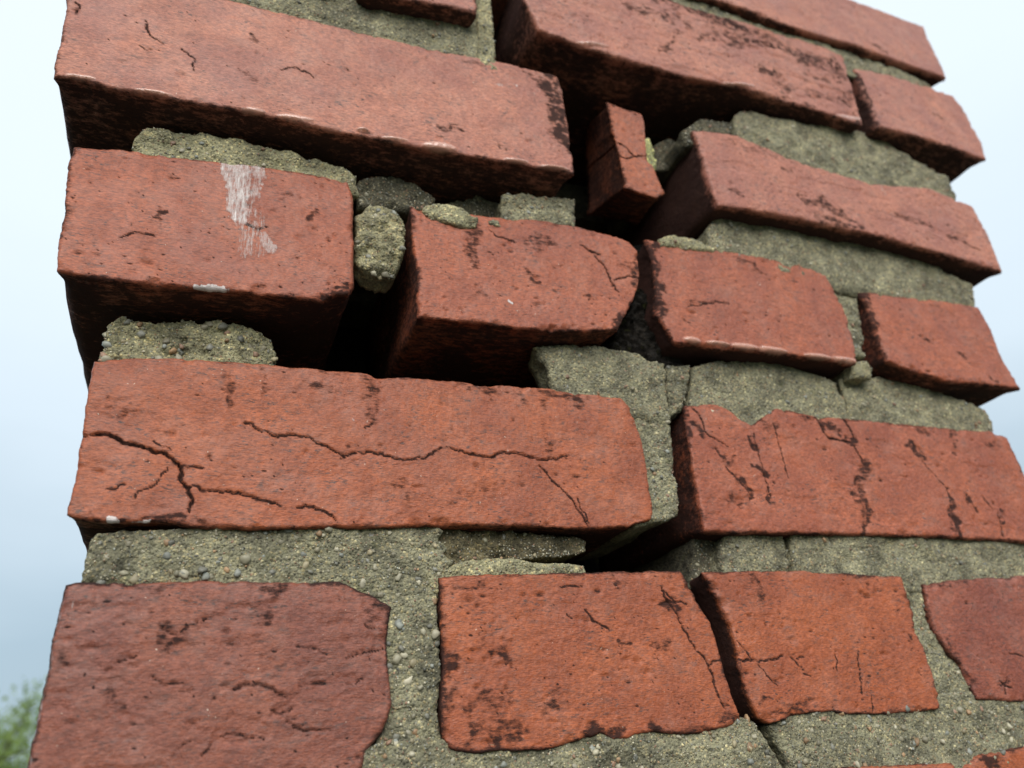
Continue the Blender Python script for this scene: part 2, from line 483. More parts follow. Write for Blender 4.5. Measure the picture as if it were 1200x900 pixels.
    V = np.concatenate([V, cb[None]]); W = np.concatenate([W, W[:1]])
    ci = len(V)-1
    h = m//2
    a_ = np.arange(0, h*2, 2)
    F.append(np.stack([ring[a_], ring[(a_+1) % m], ring[(a_+2) % m], np.full(h, ci)], -1))
    F = np.concatenate(F)
    org = np.array([cx, D+depth*0.5, cz])
    par = chimney if parent == 'chimney' else None
    me = mesh_from(name, (V-org)/1000, F, W)
    mat = BRICK if kind == 'brick' else MORTAR
    if par is not None:
        o = link(name, me, mat, par, Vector((org-CHI)/1000))
    else:
        o = link(name, me, mat, None, Vector(org/1000)+Vector((0, 0, CAMZ)))
    o.color = (*tint, 1)
    if label: o['label'] = label
    o_front = V[:n]
    return o, o_front, e, org

ICO = None
def pebbles(o, front, e, org, count, seed, rmin=0.2, rmax=1.3, big=()):
    """grit and small stones standing out of a mortar face: countless, so one mesh"""
    global ICO
    r = np.random.default_rng(seed+900)
    if ICO is None:
        import bmesh
        bm = bmesh.new(); bmesh.ops.create_icosphere(bm, subdivisions=1, radius=1)
        bm.verts.ensure_lookup_table()
        ICO = (np.array([v.co for v in bm.verts]), np.array([[v.index for v in f.verts] for f in bm.faces]))
        bm2 = bmesh.new(); bmesh.ops.create_icosphere(bm2, subdivisions=2, radius=1); bm2.verts.ensure_lookup_table()
        ICO = ICO + (np.array([v.co for v in bm2.verts]), np.array([[v.index for v in f.verts] for f in bm2.faces]))
    pal = np.array([(0.34, 0.27, 0.15), (0.42, 0.38, 0.27), (0.16, 0.16, 0.15), (0.22, 0.24, 0.23), (0.34, 0.16, 0.06), (0.5, 0.45, 0.33),
                    (0.24, 0.09, 0.05), (0.09, 0.09, 0.085), (0.20, 0.17, 0.11), (0.28, 0.25, 0.17)])
    ok = np.where(e > 0.5)[0]
    VV, FF, CC = [], [], []; b = 0
    ext = np.ptp(front[:, [0, 2]], axis=0)
    area = len(front)/max(1, len(front))*ext[0]*ext[1]*0.75
    n_small = int(min(5200, area*(0.42 if count else 0))); n_big = int(area*0.05*min(2.0, rmax))
    for i in range(n_small+n_big):
        p = front[r.choice(ok)] if i < 0 else front[ok[r.integers(len(ok))]]
        rad = r.uniform(0.17, 0.42) if i < n_small else 0.38+(rmax*0.82-0.38)*r.random()**4.5
        hi = rad > 0.62
        bv, bf = (ICO[2], ICO[3]) if hi else (ICO[0], ICO[1])
        s = rad*np.array([r.uniform(0.8, 1.35), r.uniform(0.6, 0.95), r.uniform(0.7, 1.1)])
        a = r.uniform(0, 6.28); ca, sa = math.cos(a), math.sin(a)
        q = bv*s*(1+0.18*r.standard_normal(len(bv)))[:, None]
        q = np.stack([q[:, 0]*ca-q[:, 2]*sa, q[:, 1], q[:, 0]*sa+q[:, 2]*ca], -1)
        VV.append(q+p+np.array([0, rad*r.uniform(-0.2, 0.5), 0]))
        FF.append(bf+b); b += len(bv)
        c = (pal[r.integers(len(pal))]*0.6+np.array([0.24, 0.225, 0.16])*0.4)*(r.uniform(0.45, 1.9) if i < n_small else r.uniform(0.8, 1.5))
        CC.append(np.tile(np.append(c, 1), (len(bv), 1)))
    V = np.concatenate(VV)
    me = mesh_from('grit', (V-org)/1000, np.concatenate(FF), np.concatenate(CC))
    g = link('grit', me, PEBBLE, o)
    g['kind'] = 'stuff'
    return g

# ------------------------------------------------------------------ bricks of the front face
RED = (0.385, 0.104, 0.045); DEEP = (0.255, 0.078, 0.045); ORA = (0.375, 0.097, 0.033); PALE = (0.45, 0.168, 0.105)
DC = {5: 258, 4: 258, 3: 257, 2: 248, 1: 238, 0: 230, -1: 227}
Z6 = lambda *p: [(800+x/3, 300+y/3) for x, y in p]
Z7 = lambda *p: [(x/3, 600+y/3) for x, y in p]
Z1 = lambda *p: [(x/3, y/3) for x, y in p]
Z2 = lambda *p: [(400+x/3, y/3) for x, y in p]
Z3 = lambda *p: [(800+x/3, y/3) for x, y in p]
Z4 = lambda *p: [(x/3, 300+y/3) for x, y in p]
Z5 = lambda *p: [(400+x/3, 300+y/3) for x, y in p]
Z8 = lambda *p: [(400+x/3, 600+y/3) for x, y in p]
Z9 = lambda *p: [(800+x/3, 600+y/3) for x, y in p]

def brick(*a, **k):
    return slab('brick', *a, kind='brick', **k)

# course -1 (top right)
brick([(640, -90), (840, -50), (1017, 5), (1083, 30)], [(1083, 30), (1096, 60), (1110, 92)],
      [(640, -60), (843, 0), (917, 28), (1000, 52), (1050, 70), (1110, 92)], [(640, -90), (640, -60)], DC[-1], step=0.7, seed=1, tint=PALE, edge_r=2.4,
      soot=[([(700, -40), (860, 5)], 10, .5), ([(1020, 50), (1040, 62)], 8, .6)], label=None)
# course 0
brick([(420, -110), (490, -90), (562, -70)], [(562, -70), (560, -30), (560, 16)], [(418, -14), (483, 0), (530, 8), (560, 16)], [(420, -110), (418, -14)],
      DC[0], step=0.7, seed=2, tint=PALE, edge_r=1.8)
brick([(612, -50), (720, -25), (800, 3), (870, 25), (943, 47), (990, 64)], [(990, 64), (994, 84), (1013, 146)],
      [(632, 34), (680, 53), (740, 72), (800, 88), (883, 107), (1013, 146)], [(612, -50), (614, 0), (632, 34)], DC[0], step=0.6, seed=3, flake=.5, chipped=.4, tint=PALE, edge_r=2.2, relief=1.5, pits=60,
      soot=[(Z3((-60, 10), (160, 90)), 40, .62), (Z3((150, 110), (540, 240)), 40, .5), (Z3((300, 280), (600, 360)), 22, .42), (Z3((0, 20), (180, 90)), 24, .8), (Z3((60, 130), (290, 160)), 16, .6), (Z3((300, 150), (560, 240)), 22, .7), (Z3((270, 240), (320, 260)), 10, .8),
            (Z3((440, 260), (600, 330)), 14, .55), (Z3((560, 340), (620, 420)), 12, .7), (Z2((1000, 20), (1180, 70)), 14, .6), (Z2((1120, 200), (1190, 120)), 9, .5), (Z3((330, 330), (480, 390)), 9, .6)],
      white=[(Z3((180, 255), (200, 295)), 5, .5)], bumps=[(635+60, 58-6, 22, 5, .7), (866, 100, 22, 5, .8), (1000, 137, 18, 5, .8)])
brick([(1002, 79), (1040, 85), (1100, 105), (1117, 111)], [(1117, 111), (1133, 130), (1152, 167), (1157, 187)],
      [(1030, 149), (1077, 160), (1120, 174), (1157, 187)], [(1002, 79), (1014, 112), (1030, 149)], DC[0], step=0.6, seed=4, tint=PALE, edge_r=2.6, relief=1.3,
      soot=[(Z3((880, 390), (920, 420)), 8, .6), (Z3((920, 515), (960, 520)), 7, .8), (Z3((615, 250), (690, 440)), 6, .9)])
# course 1
brick([(70, -40), (180, -22), (273, 0), (400, 32), (533, 62), (587, 72), (654, 88)], [(654, 88), (661, 110), (668, 160), (674, 204)],
      [(62, 88), (100, 94), (133, 103), (210, 116), (283, 130), (345, 142), (400, 155), (470, 168), (533, 180), (600, 191), (674, 204)],
      [(70, -40), (78, 2), (70, 45), (62, 88)], DC[1], step=0.5, seed=5, tint=PALE, edge_r=1.6, pits=30,
      cracks=[(Z1((515, 70), (518, 100), (530, 125), (575, 152)), .5, 1.2), (Z1((490, 160), (520, 180)), .4, .8), (Z1((635, 170), (680, 205), (675, 245)), .5, 1.0),
              (Z1((990, 245), (1040, 240), (1100, 270)), .45, .8), (Z1((270, 0), (285, 20), (265, 50)), .7, 1.5)],
      soot=[([(642, 88), (653, 112), (661, 150), (668, 190)], 26, 1.0), (Z2((430, 210), (530, 235)), 9, .5), (Z2((350, 450), (400, 455)), 10, .5), (Z2((560, 500), (570, 520)), 6, .7), (Z1((840, 250), (860, 270)), 6, .5), (Z1((880, 130), (900, 140)), 5, .6)],
      white=[(Z2((545, 300), (565, 300)), 4, .75), (Z2((605, 300), (615, 300)), 3, .7), (Z2((560, 260), (600, 275)), 6, .4)],
      bumps=[(298, 130, 15, 7, 1.0), (347, 138, 24, 6, 1.1), (425, 153, 11, 5, .9), (464, 163, 18, 6, 1.1), (515, 172, 20, 8, 1.2), (605, 189, 13, 6, .8), (650, 197, 16, 6, .9), (180, 108, 20, 4, .5), (95, 90, 25, 4, .4)])
brick([(813, 150), (863, 157), (933, 187), (1017, 213), (1087, 220), (1140, 241)], [(1140, 241), (1160, 275), (1170, 300), (1178, 318)],
      [(842, 241), (880, 246), (943, 258), (1000, 270), (1047, 280), (1110, 299), (1178, 318)], [(813, 150), (825, 190), (837, 230), (842, 241)], DC[1], step=0.5, seed=6, flake=.35, chipped=.5, side=0.9, tint=PALE, edge_r=2.4, relief=1.4, pits=40,
      soot=[(Z3((430, 710), (520, 720), (580, 760)), 16, .72), (Z3((480, 770), (640, 800)), 11, .66), (Z3((170, 670), (210, 690)), 8, .6), (Z3((350, 590), (390, 600)), 8, .6), (Z3((150, 500), (600, 610)), 10, .35),
            (Z3((760, 760), (870, 790)), 12, .5), (Z3((930, 830), (1000, 850)), 8, .5), (Z3((60, 580), (110, 690)), 6, .5)],
      white=[(Z3((690, 650), (715, 680)), 4, .7)], cracks=[(Z3((930, 825), (980, 845), (1050, 880)), .5, 1)])
# course 2
brick([(86, 170), (133, 172), (200, 182), (300, 193), (377, 205), (408, 211)], [(408, 211), (414, 226), (415, 270), (415, 335), (408, 345)],
      [(66, 316), (90, 323), (127, 328), (207, 335), (283, 342), (350, 350), (377, 353), (393, 346), (408, 345)], [(86, 170), (79, 190), (75, 255), (69, 275), (66, 316)], DC[2], step=0.45, seed=7, tint=RED, edge_r=1.8, pits=50,
      cracks=[(Z1((410, 835), (440, 825), (480, 815), (540, 830)), .45, .7), (Z1((865, 790), (905, 802), (945, 798)), .8, 1.0)],
      soot=[(Z1((550, 745), (590, 750)), 6, .7), (Z1((1080, 770), (1100, 760)), 8, .6), (Z1((540, 770), (560, 775)), 4, .8), (Z4((1140, 155), (1200, 120)), 10, .75), (Z1((1010, 690), (1030, 670)), 12, .35)],
      white=[([(272, 194), (276, 225), (280, 250)], 17, .95), ([(300, 196), (296, 222)], 15, .8), ([(284, 235), (296, 292)], 20, .66), ([(308, 278), (316, 292)], 9, .8), (Z4((690, 112), (740, 110), (790, 116)), 4.5, 1.35), (Z1((400, 600), (450, 640)), 18, .25)])
brick([(481, 240), (500, 245), (590, 254), (640, 258), (700, 270), (735, 280), (748, 294)], [(748, 294), (750, 325), (748, 336), (740, 357), (725, 386)],
      [(490, 371), (533, 376), (567, 379), (600, 384), (630, 386), (690, 388), (725, 386)], [(481, 240), (484, 290), (490, 325), (489, 350), (490, 371)], DC[2], step=0.42, seed=8, tint=RED, edge_r=1.5, pits=40,
      cracks=[(Z5((890, 0), (930, 40), (950, 90), (975, 125)), .7, 1.8), (Z5((960, 85), (1000, 72), (1050, 80)), .45, 1.2), (Z2((850, 865), (880, 885), (910, 895)), .8, 1.6), (Z2((520, 800), (540, 830), (620, 850)), .4, .7)],
      soot=[([(556, 268), (556, 312)], 11, .6), (Z5((640, 60), (670, 85)), 10, .62), (Z2((650, 870), (740, 850)), 14, .5), (Z5((1000, 20), (1040, 60)), 14, .42), (Z5((970, 255), (1040, 170)), 11, .9), (Z5((1030, 110), (1050, 0)), 9, .8), (Z5((480, 110), (490, 130)), 8, .4), (Z5((860, 145), (880, 145)), 5, .6), (Z2((240, 730), (250, 890)), 5, .6)],
      white=[(Z5((588, 160), (600, 168)), 3, 1.4)])
brick([(757, 278), (800, 286), (830, 290), (900, 302), (950, 314), (968, 322)], [(968, 322), (980, 344), (992, 370), (1000, 397), (1004, 427)],
      [(792, 401), (830, 405), (850, 408), (900, 413), (950, 420), (1004, 427)], [(757, 278), (766, 305), (770, 335), (771, 365), (792, 401)], DC[2], step=0.45, seed=9, tint=RED, edge_r=1.9, pits=30, side=1.1, tilt=(-0.01, 0),
      soot=[(Z6((180, 10), (260, 40)), 9, .55), ([(764, 290), (771, 340), (780, 390)], 12, 1.0), (Z6((0, 230), (30, 235)), 8, .5), (Z6((10, 160), (160, 160)), 4, .5)],
      bumps=[(812, 398, 12, 7, .9), (842, 402, 16, 7, 1.0), (873, 406, 14, 7, .9), (905, 410, 15, 6, .9), (958, 418, 17, 6, .8), (990, 422, 14, 5, .7)],
      cracks=[(Z6((20, 175), (150, 160)), .35, .5)])
brick([(1006, 340), (1060, 347), (1100, 351), (1147, 359)], [(1147, 359), (1163, 387), (1177, 423), (1199, 456)],
      [(1041, 423), (1067, 433), (1090, 440), (1113, 447), (1150, 450), (1199, 456)], [(1006, 340), (1018, 360), (1028, 392), (1041, 423)], DC[2], step=0.5, seed=10, tint=RED, edge_r=2.0, pits=20,
      soot=[(Z6((620, 110), (670, 220), (700, 360)), 18, .85), (Z6((840, 280), (860, 290)), 8, .6), (Z6((970, 340), (1000, 360)), 7, .6), (Z6((1080, 430), (1110, 440)), 6, .7), (Z6((870, 170), (950, 200)), 8, .3)])
# course 3
brick([(110, 422), (150, 418), (233, 420), (300, 425), (400, 434), (430, 438), (441, 445), (450, 443), (473, 441), (513, 445), (547, 447), (563, 452), (587, 450), (643, 455), (683, 461), (727, 466)],
      [(727, 466), (739, 478), (750, 507), (760, 553), (767, 600), (764, 609)],
      [(78, 603), (110, 611), (133, 613), (180, 610), (233, 617), (300, 620), (357, 618), (450, 618), (500, 615), (600, 616), (690, 620), (733, 617), (764, 609)],
      [(110, 422), (104, 450), (97, 507), (91, 533), (83, 583), (78, 603)], DC[3], step=0.42, seed=11, tint=ORA, edge_r=1.3, pits=40, relief=1.1,
      cracks=[(Z4((285, 634), (330, 632), (370, 625), (440, 655), (530, 680), (600, 705), (640, 745)), .82, 2.4), (Z4((632, 735), (638, 790), (660, 830), (682, 862), (660, 898)), .79, 2.2), (Z4((640, 742), (720, 742)), .5, 1.2),
              (Z4((660, 810), (720, 825), (830, 832), (920, 850), (985, 880)), .7, 1.8), (Z4((1045, 885), (1080, 878), (1140, 900), (1190, 935)), .6, 1.4),
              (Z4((865, 585), (920, 615), (960, 632), (1060, 630), (1120, 655), (1210, 700)), .6, 1.6), (Z5((0, 706), (60, 690), (150, 700), (215, 717), (290, 710), (350, 675)), .55, 1.4),
              (Z5((370, 672), (430, 690), (520, 710), (570, 690), (620, 695), (710, 722), (800, 702)), .75, 2.2), (Z5((700, 740), (740, 790), (800, 840), (840, 900), (870, 950)), .5, 1.3),
              (Z4((470, 845), (540, 800), (600, 740)), .35, .7), (Z4((370, 825), (440, 800)), .4, .7), (Z4((540, 655), (600, 680)), .3, .6), (Z5((80, 605), (110, 590)), .5, .8), (Z5((830, 850), (870, 940)), .35, .8)],
      soot=[(Z5((490, 450), (520, 490)), 14, .62), (Z5((610, 470), (630, 490)), 10, .55), (Z5((700, 470), (840, 500)), 12, .6), (Z5((730, 490), (720, 690)), 10, .38), (Z5((110, 440), (125, 570)), 13, .5), (Z4((800, 400), (810, 520)), 6, .45), (Z4((920, 390), (930, 480)), 6, .45),
            (Z4((1070, 450), (1170, 480)), 10, .4), (Z5((190, 790), (270, 840)), 10, .42), (Z5((420, 620), (450, 640)), 12, .35), (Z5((380, 860), (560, 800)), 9, .32), (Z7((480, 45), (700, 50)), 10, .7), (Z7((240, 0), (330, 20)), 8, .6), (Z4((360, 520), (640, 600)), 14, .25)],
      white=[(Z7((395, 20), (405, 40)), 3, 1.3), (Z7((470, 44), (515, 28)), 4, 1.3), (Z5((40, 575), (44, 580)), 2, .8)])
brick([(803, 474), (840, 473), (856, 480), (867, 490), (883, 497), (897, 487), (910, 477), (960, 487), (1033, 493), (1100, 500), (1163, 505), (1181, 513)],
      [(1181, 513), (1200, 553), (1218, 600), (1232, 640)], [(826, 623), (870, 624), (933, 625), (1033, 627), (1117, 630), (1200, 635), (1232, 640)], [(803, 474), (806, 510), (815, 560), (826, 623)], DC[3], step=0.45, seed=12, flake=.3, chipped=1.3, tint=RED, edge_r=1.6, pits=40, side=0.75,
      soot=[(Z6((30, 590), (70, 640)), 12, .85), (Z6((110, 680), (160, 720)), 10, .85), (Z6((240, 640), (265, 680)), 6, .9), (Z6((255, 735), (310, 770)), 8, .85), (Z6((200, 800), (250, 850)), 10, .8), (Z6((305, 840), (310, 860)), 6, .8), (Z6((170, 850), (220, 880)), 8, .6), (Z6((180, 540), (320, 600)), 10, .45),
            (Z6((640, 730), (620, 830), (650, 890), (640, 950)), 11, .8), (Z6((490, 580), (600, 655)), 9, .85), (Z6((420, 570), (480, 575)), 7, .7), (Z6((800, 660), (850, 710)), 9, .9), (Z6((820, 600), (880, 635)), 8, .6), (Z6((930, 820), (955, 890), (960, 950)), 10, .88), (Z6((1000, 850), (1030, 890)), 9, .85), (Z6((1070, 670), (1110, 680)), 8, .5), (Z6((1120, 900), (1130, 980)), 7, .7), (Z6((40, 830), (60, 900)), 14, .7), (Z6((950, 600), (960, 700)), 7, .5), (Z6((10, 540), (20, 900)), 6, .7)],
      cracks=[(Z6((30, 530), (60, 560), (80, 620), (160, 670)), .6, 1.2), (Z6((250, 610), (260, 680), (280, 740), (310, 850)), .4, 1.0), (Z6((320, 590), (370, 780)), .35, .7), (Z6((480, 565), (560, 560), (610, 650)), .9, 1.4), (Z6((470, 570), (510, 640), (600, 655)), .9, 1.4), (Z6((600, 665), (640, 730)), .8, 1.4),
              (Z6((150, 740), (200, 790), (250, 850)), .5, 1.0), (Z6((840, 720), (930, 820), (960, 940)), .4, 1.0), (Z6((1050, 840), (1090, 890)), .4, .8), (Z9((1110, 0), (1130, 90)), .5, 1.2)])
# course 4
brick([(76, 684), (93, 680), (170, 682), (233, 679), (310, 682), (400, 680), (437, 697), (459, 711)], [(459, 711), (455, 750), (455, 787), (460, 827), (450, 857), (428, 882), (424, 910), (430, 938)],
      [(22, 944), (150, 946), (300, 942), (430, 938)], [(76, 684), (70, 705), (60, 753), (47, 820), (37, 867), (22, 944)], DC[4], step=0.45, seed=13, flake=.48, crack_soot=.55, chipped=.4, tint=DEEP, edge_r=2.0, relief=1.5, pits=40, rim=.75,  # crack marks here paint in the shadows of scaling ledges
      cracks=[(Z7((560, 398), (610, 432), (650, 402), (725, 380)), .72, 1.3), (Z7((370, 560), (420, 520), (475, 503)), .62, 1.2), (Z7((530, 575), (580, 608), (645, 600)), .62, 1.2), (Z7((810, 625), (880, 603), (955, 620), (1010, 655)), .72, 1.5), (Z7((730, 665), (800, 645)), .42, .8),
              (Z7((930, 695), (1000, 712), (1030, 692)), .62, 1.2), (Z7((1000, 738), (1070, 770), (1165, 758)), .72, 1.5), (Z7((610, 850), (670, 800)), .42, .9), (Z7((700, 860), (745, 808)), .42, .9), (Z7((770, 790), (850, 778), (930, 800)), .42, .9), (Z7((1060, 610), (1150, 605)), .62, 1.2),
              (Z7((630, 630), (665, 632)), .42, .8), (Z7((1080, 480), (1150, 495)), .42, .8), (Z8((20, 510), (80, 495), (150, 480)), .42, 1.2), (Z8((80, 395), (150, 420)), .4, .8), (Z8((0, 610), (80, 590)), .4, .7), (Z7((1040, 480), (1090, 470)), .4, .7)],
      soot=[(Z7((900, 365), (915, 380)), 10, .5), (Z7((190, 480), (240, 515)), 8, .5), (Z7((590, 430), (620, 435)), 9, .7), (Z8((130, 290), (170, 350)), 16, .6), (Z8((90, 840), (160, 760)), 14, .6), (Z7((400, 640), (410, 660)), 9, .4), (Z7((930, 250), (1000, 255)), 8, .6), (Z7((510, 245), (600, 265)), 8, .5)],
      white=[([(70, 705), (58, 765), (40, 860), (33, 900)], 5, .52), (Z7((255, 290), (230, 400)), 4, .45), (Z8((1, 300), (2, 301)), 2, .6)])
brick([(515, 676), (560, 673), (640, 671), (720, 669), (798, 668)], [(798, 668), (816, 698), (833, 727), (843, 757), (850, 787), (860, 817), (872, 847)],
      [(527, 878), (560, 884), (580, 880), (640, 879), (673, 870), (707, 859), (720, 868), (760, 858), (800, 861), (820, 860), (853, 852), (872, 847)], [(515, 676), (517, 733), (520, 787), (517, 827), (519, 862), (527, 878)], DC[4], step=0.42, seed=14, chipped=.4, tint=ORA, edge_r=1.4, pits=60, rim=.75,
      side=0.9, label='left piece of the cracked orange red brick low in the middle of the chimney',
      cracks=[(Z9((-5, 385), (20, 450), (70, 510), (100, 560), (120, 640), (150, 690)), .6, 1.6), (Z8((1128, 262), (1150, 320), (1200, 390)), .7, 1.6), (Z8((1115, 322), (1150, 318), (1210, 318)), .45, 1.0), (Z9((95, 530), (150, 515)), .35, .9), (Z8((862, 335), (880, 380), (940, 412)), .6, 1.0), (Z8((1140, 275), (1180, 330)), .5, 1.0), (Z8((790, 350), (815, 375)), .35, .6), (Z8((770, 260), (850, 265)), .4, .7)],
      soot=[(Z8((530, 490), (545, 510)), 10, .85), (Z8((740, 660), (760, 690)), 9, .62), (Z8((1110, 465), (1140, 455)), 7, .75), (Z8((980, 465), (1020, 465)), 6, .6), (Z8((960, 245), (975, 255)), 6, .7), (Z8((1120, 320), (1160, 320)), 8, .75), (Z8((360, 490), (385, 540)), 12, .8), (Z8((360, 640), (380, 700)), 12, .8), (Z8((480, 740), (620, 800)), 16, .58), (Z8((870, 790), (1000, 770)), 10, .85), (Z8((1090, 770), (1180, 780)), 8, .75),
            (Z8((460, 680), (560, 620)), 14, .45), (Z8((540, 830), (620, 800)), 9, .8), (Z8((400, 260), (480, 265)), 6, .6), (Z8((700, 700), (780, 640)), 10, .4), (Z9((150, 740), (210, 720)), 12, .6)])
brick([(823, 670), (867, 669), (933, 668), (1000, 672), (1057, 675)], [(1057, 675), (1072, 713), (1073, 740), (1084, 760), (1090, 780), (1102, 813), (1102, 830)],
      [(904, 848), (933, 838), (977, 833), (987, 837), (1033, 837), (1077, 835), (1102, 830)], [(823, 670), (843, 703), (857, 733), (863, 760), (868, 787), (877, 817), (890, 842), (904, 848)], DC[4], step=0.42, seed=15, tint=ORA, edge_r=1.4, pits=50, rim=.65,
      side=2.2, label='right piece of the cracked orange red brick low in the middle of the chimney',
      cracks=[(Z9((200, 515), (270, 527), (350, 508)), .55, 1.3), (Z9((380, 510), (410, 545)), .45, 1), (Z9((615, 500), (635, 640)), .4, 1.1), (Z9((665, 640), (670, 705)), .6, 1.4), (Z9((190, 450), (235, 510)), .35, .8), (Z9((265, 540), (330, 610)), .35, .7), (Z9((540, 500), (545, 560)), .3, .6), (Z9((430, 575), (450, 578)), .5, .8), (Z9((400, 520), (430, 510)), .4, .8)],
      soot=[(Z9((240, 220), (265, 290)), 10, .55), (Z9((330, 690), (440, 680)), 12, .55), (Z9((270, 670), (300, 655)), 5, .7), (Z9((800, 430), (805, 470)), 5, .5), (Z9((40, 230), (90, 300)), 6, .6), (Z9((180, 470), (210, 600)), 5, .5), (Z9((640, 700), (690, 705)), 6, .6)])
brick([(1083, 684), (1133, 678), (1200, 674), (1320, 668)], [(1320, 668), (1345, 740), (1365, 822)], [(1147, 820), (1200, 822), (1280, 823), (1365, 822)], [(1083, 684), (1088, 712), (1097, 740), (1112, 762), (1127, 780), (1137, 803), (1147, 820)], DC[4], step=0.5, seed=16, tint=(0.285, 0.078, 0.042), edge_r=1.6, pits=20,
      cracks=[(Z9((1120, 600), (1160, 620)), .5, 1.0), (Z9((1140, 580), (1135, 640)), .5, 1.0), (Z9((1150, 500), (1200, 510)), .4, .8), (Z9((1120, 615), (1150, 590)), .5, 1.0)],
      soot=[(Z9((930, 470), (1020, 610)), 9, .55), (Z9((860, 260), (1000, 245)), 5, .5)])
# course 5 (only its upper edges enter the picture)
brick([(330, 942), (500, 930), (700, 918), (860, 908), (985, 899), (1040, 897), (1118, 894)], [(1118, 894), (1150, 980), (1180, 1080)], [(330, 1120), (700, 1110), (1180, 1080)], [(330, 942), (330, 1120)], DC[5], step=0.7, seed=17, tint=ORA)
brick([(1129, 897), (1150, 884), (1200, 875), (1300, 870), (1420, 862)], [(1420, 862), (1500, 1040)], [(1190, 1078), (1350, 1060), (1500, 1040)], [(1129, 897), (1160, 980), (1190, 1078)], DC[5], step=0.7, seed=18, tint=ORA, soot=[(Z9((1050, 875), (1110, 890)), 10, .85)])
brick([(20, 960), (160, 958), (310, 950)], [(310, 950), (310, 1120)], [(-60, 1125), (120, 1125), (310, 1120)], [(20, 960), (-60, 1125)], DC[5], step=1.0, seed=19, tint=DEEP)

# the loose wedge of brick standing in its gap
o, *_ = slab('brick_fragment', [(711, 118), (730, 126), (751, 133), (755, 142)], [(755, 142), (758, 182), (765, 193), (772, 212), (780, 226)], [(733, 219), (750, 226), (770, 233), (780, 226)], [(711, 118), (717, 145), (721, 162), (727, 189), (733, 219)],
     DC[1]+2, depth=46, step=0.35, seed=20, kind='brick', side=0.55, tint=ORA, edge_r=1.1, relief=1.2, pits=10, chips=4, parent=None,
     back=[(686, 148), (740, 160), (748, 262), (688, 252)],
     cracks=[([(721, 166), (733, 172), (740, 183), (757, 183)], .7, 2.2), ([(724, 182), (734, 186), (745, 184)], .5, 1.6)], soot=[([(713, 125), (722, 180)], 5, .5)])
thing(o, 'loose narrow wedge of broken red brick standing in the dark gap near the top', 'brick')

# ------------------------------------------------------------------ mortar
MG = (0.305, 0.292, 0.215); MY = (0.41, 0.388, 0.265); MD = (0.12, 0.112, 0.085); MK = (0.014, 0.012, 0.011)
def mortar(top, right, bottom, left, D, seed, grit=120, tint=MG, depth=60, step=0.45, rough=0.85, edge_r=1.6, relief=1.0, soot=(), cracks=(), rmax=1.3, name='mortar', parent='chimney', **k):
    o, fr, e_, org = slab(name, top, right, bottom, left, D, depth=depth, step=step, rough=rough, seed=seed, edge_r=edge_r, relief=relief, kind='mortar',
                          tint=tint, soot=soot, cracks=cracks, pits=0, flake=0.55*relief, chips=k.pop('chips', 16), rim=0.0, parent=parent, **k)
    if grit:
        pebbles(o, fr, e_, org, grit, seed, rmax=rmax)
    return o
# top bed, between the top right brick and course 0
mortar([(700, -60), (780, -25), (860, 12), (930, 38), (1000, 60), (1060, 83), (1092, 98)], [(1092, 98), (1103, 116)], [(700, -20), (800, 20), (943, 70), (1000, 90), (1103, 116)], [(700, -60), (700, -20)], 232, 101, 120, step=.7)
mortar([(240, -60), (400, -30), (560, 0)], [(560, 0), (580, 85)], [(240, 10), (400, 50), (580, 85)], [(240, -60), (240, 10)], 239.5, 102, 250, step=.6, tint=MG)
mortar([(556, -60), (578, -60)], [(578, -60), (577, 0), (584, 85)], [(560, 80), (584, 85)], [(556, -60), (560, 80)], 238.5, 103, 50, tint=MY, step=.6)
# under course 0, right
mortar([(862, 134), (873, 127), (933, 141), (1013, 154), (1030, 157), (1060, 178), (1113, 208)], [(1113, 208), (1122, 232)], [(866, 175), (940, 200), (1020, 225), (1122, 240)], [(862, 134), (860, 150), (866, 175)], 239.5, 104, 260, step=.55)
mortar([(800, 152), (820, 138), (862, 142)], [(862, 142), (865, 170)], [(806, 170), (865, 172)], [(800, 152), (806, 170)], 242, 105, 50, tint=MD)
# under the long brick T
mortar([(158, 158), (172, 149), (233, 153), (300, 166), (370, 183), (405, 194), (419, 204)], [(419, 204), (422, 225)], [(157, 182), (230, 195), (300, 207), (422, 228)], [(158, 158), (154, 170), (157, 182)], 249.5, 106, 320, tint=MY, relief=1.2)
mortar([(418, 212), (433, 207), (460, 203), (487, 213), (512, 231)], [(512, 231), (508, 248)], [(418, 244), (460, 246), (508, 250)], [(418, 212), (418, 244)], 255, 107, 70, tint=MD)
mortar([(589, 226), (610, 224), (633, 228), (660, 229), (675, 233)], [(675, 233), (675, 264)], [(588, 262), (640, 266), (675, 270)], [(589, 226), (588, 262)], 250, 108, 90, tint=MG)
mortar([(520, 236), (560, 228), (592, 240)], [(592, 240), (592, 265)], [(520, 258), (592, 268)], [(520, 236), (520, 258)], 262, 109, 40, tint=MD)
# bits beside the wedge
mortar([(752, 162), (762, 160), (768, 178)], [(768, 178), (770, 196), (766, 206)], [(752, 205), (766, 206)], [(752, 162), (752, 205)], 246, 110, 8, tint=(0.62, 0.64, 0.32), depth=14, step=.35, relief=.5)
mortar([(768, 168), (790, 158), (800, 172)], [(800, 172), (796, 196)], [(768, 200), (796, 198)], [(768, 168), (768, 200)], 262, 111, 10, tint=MD)
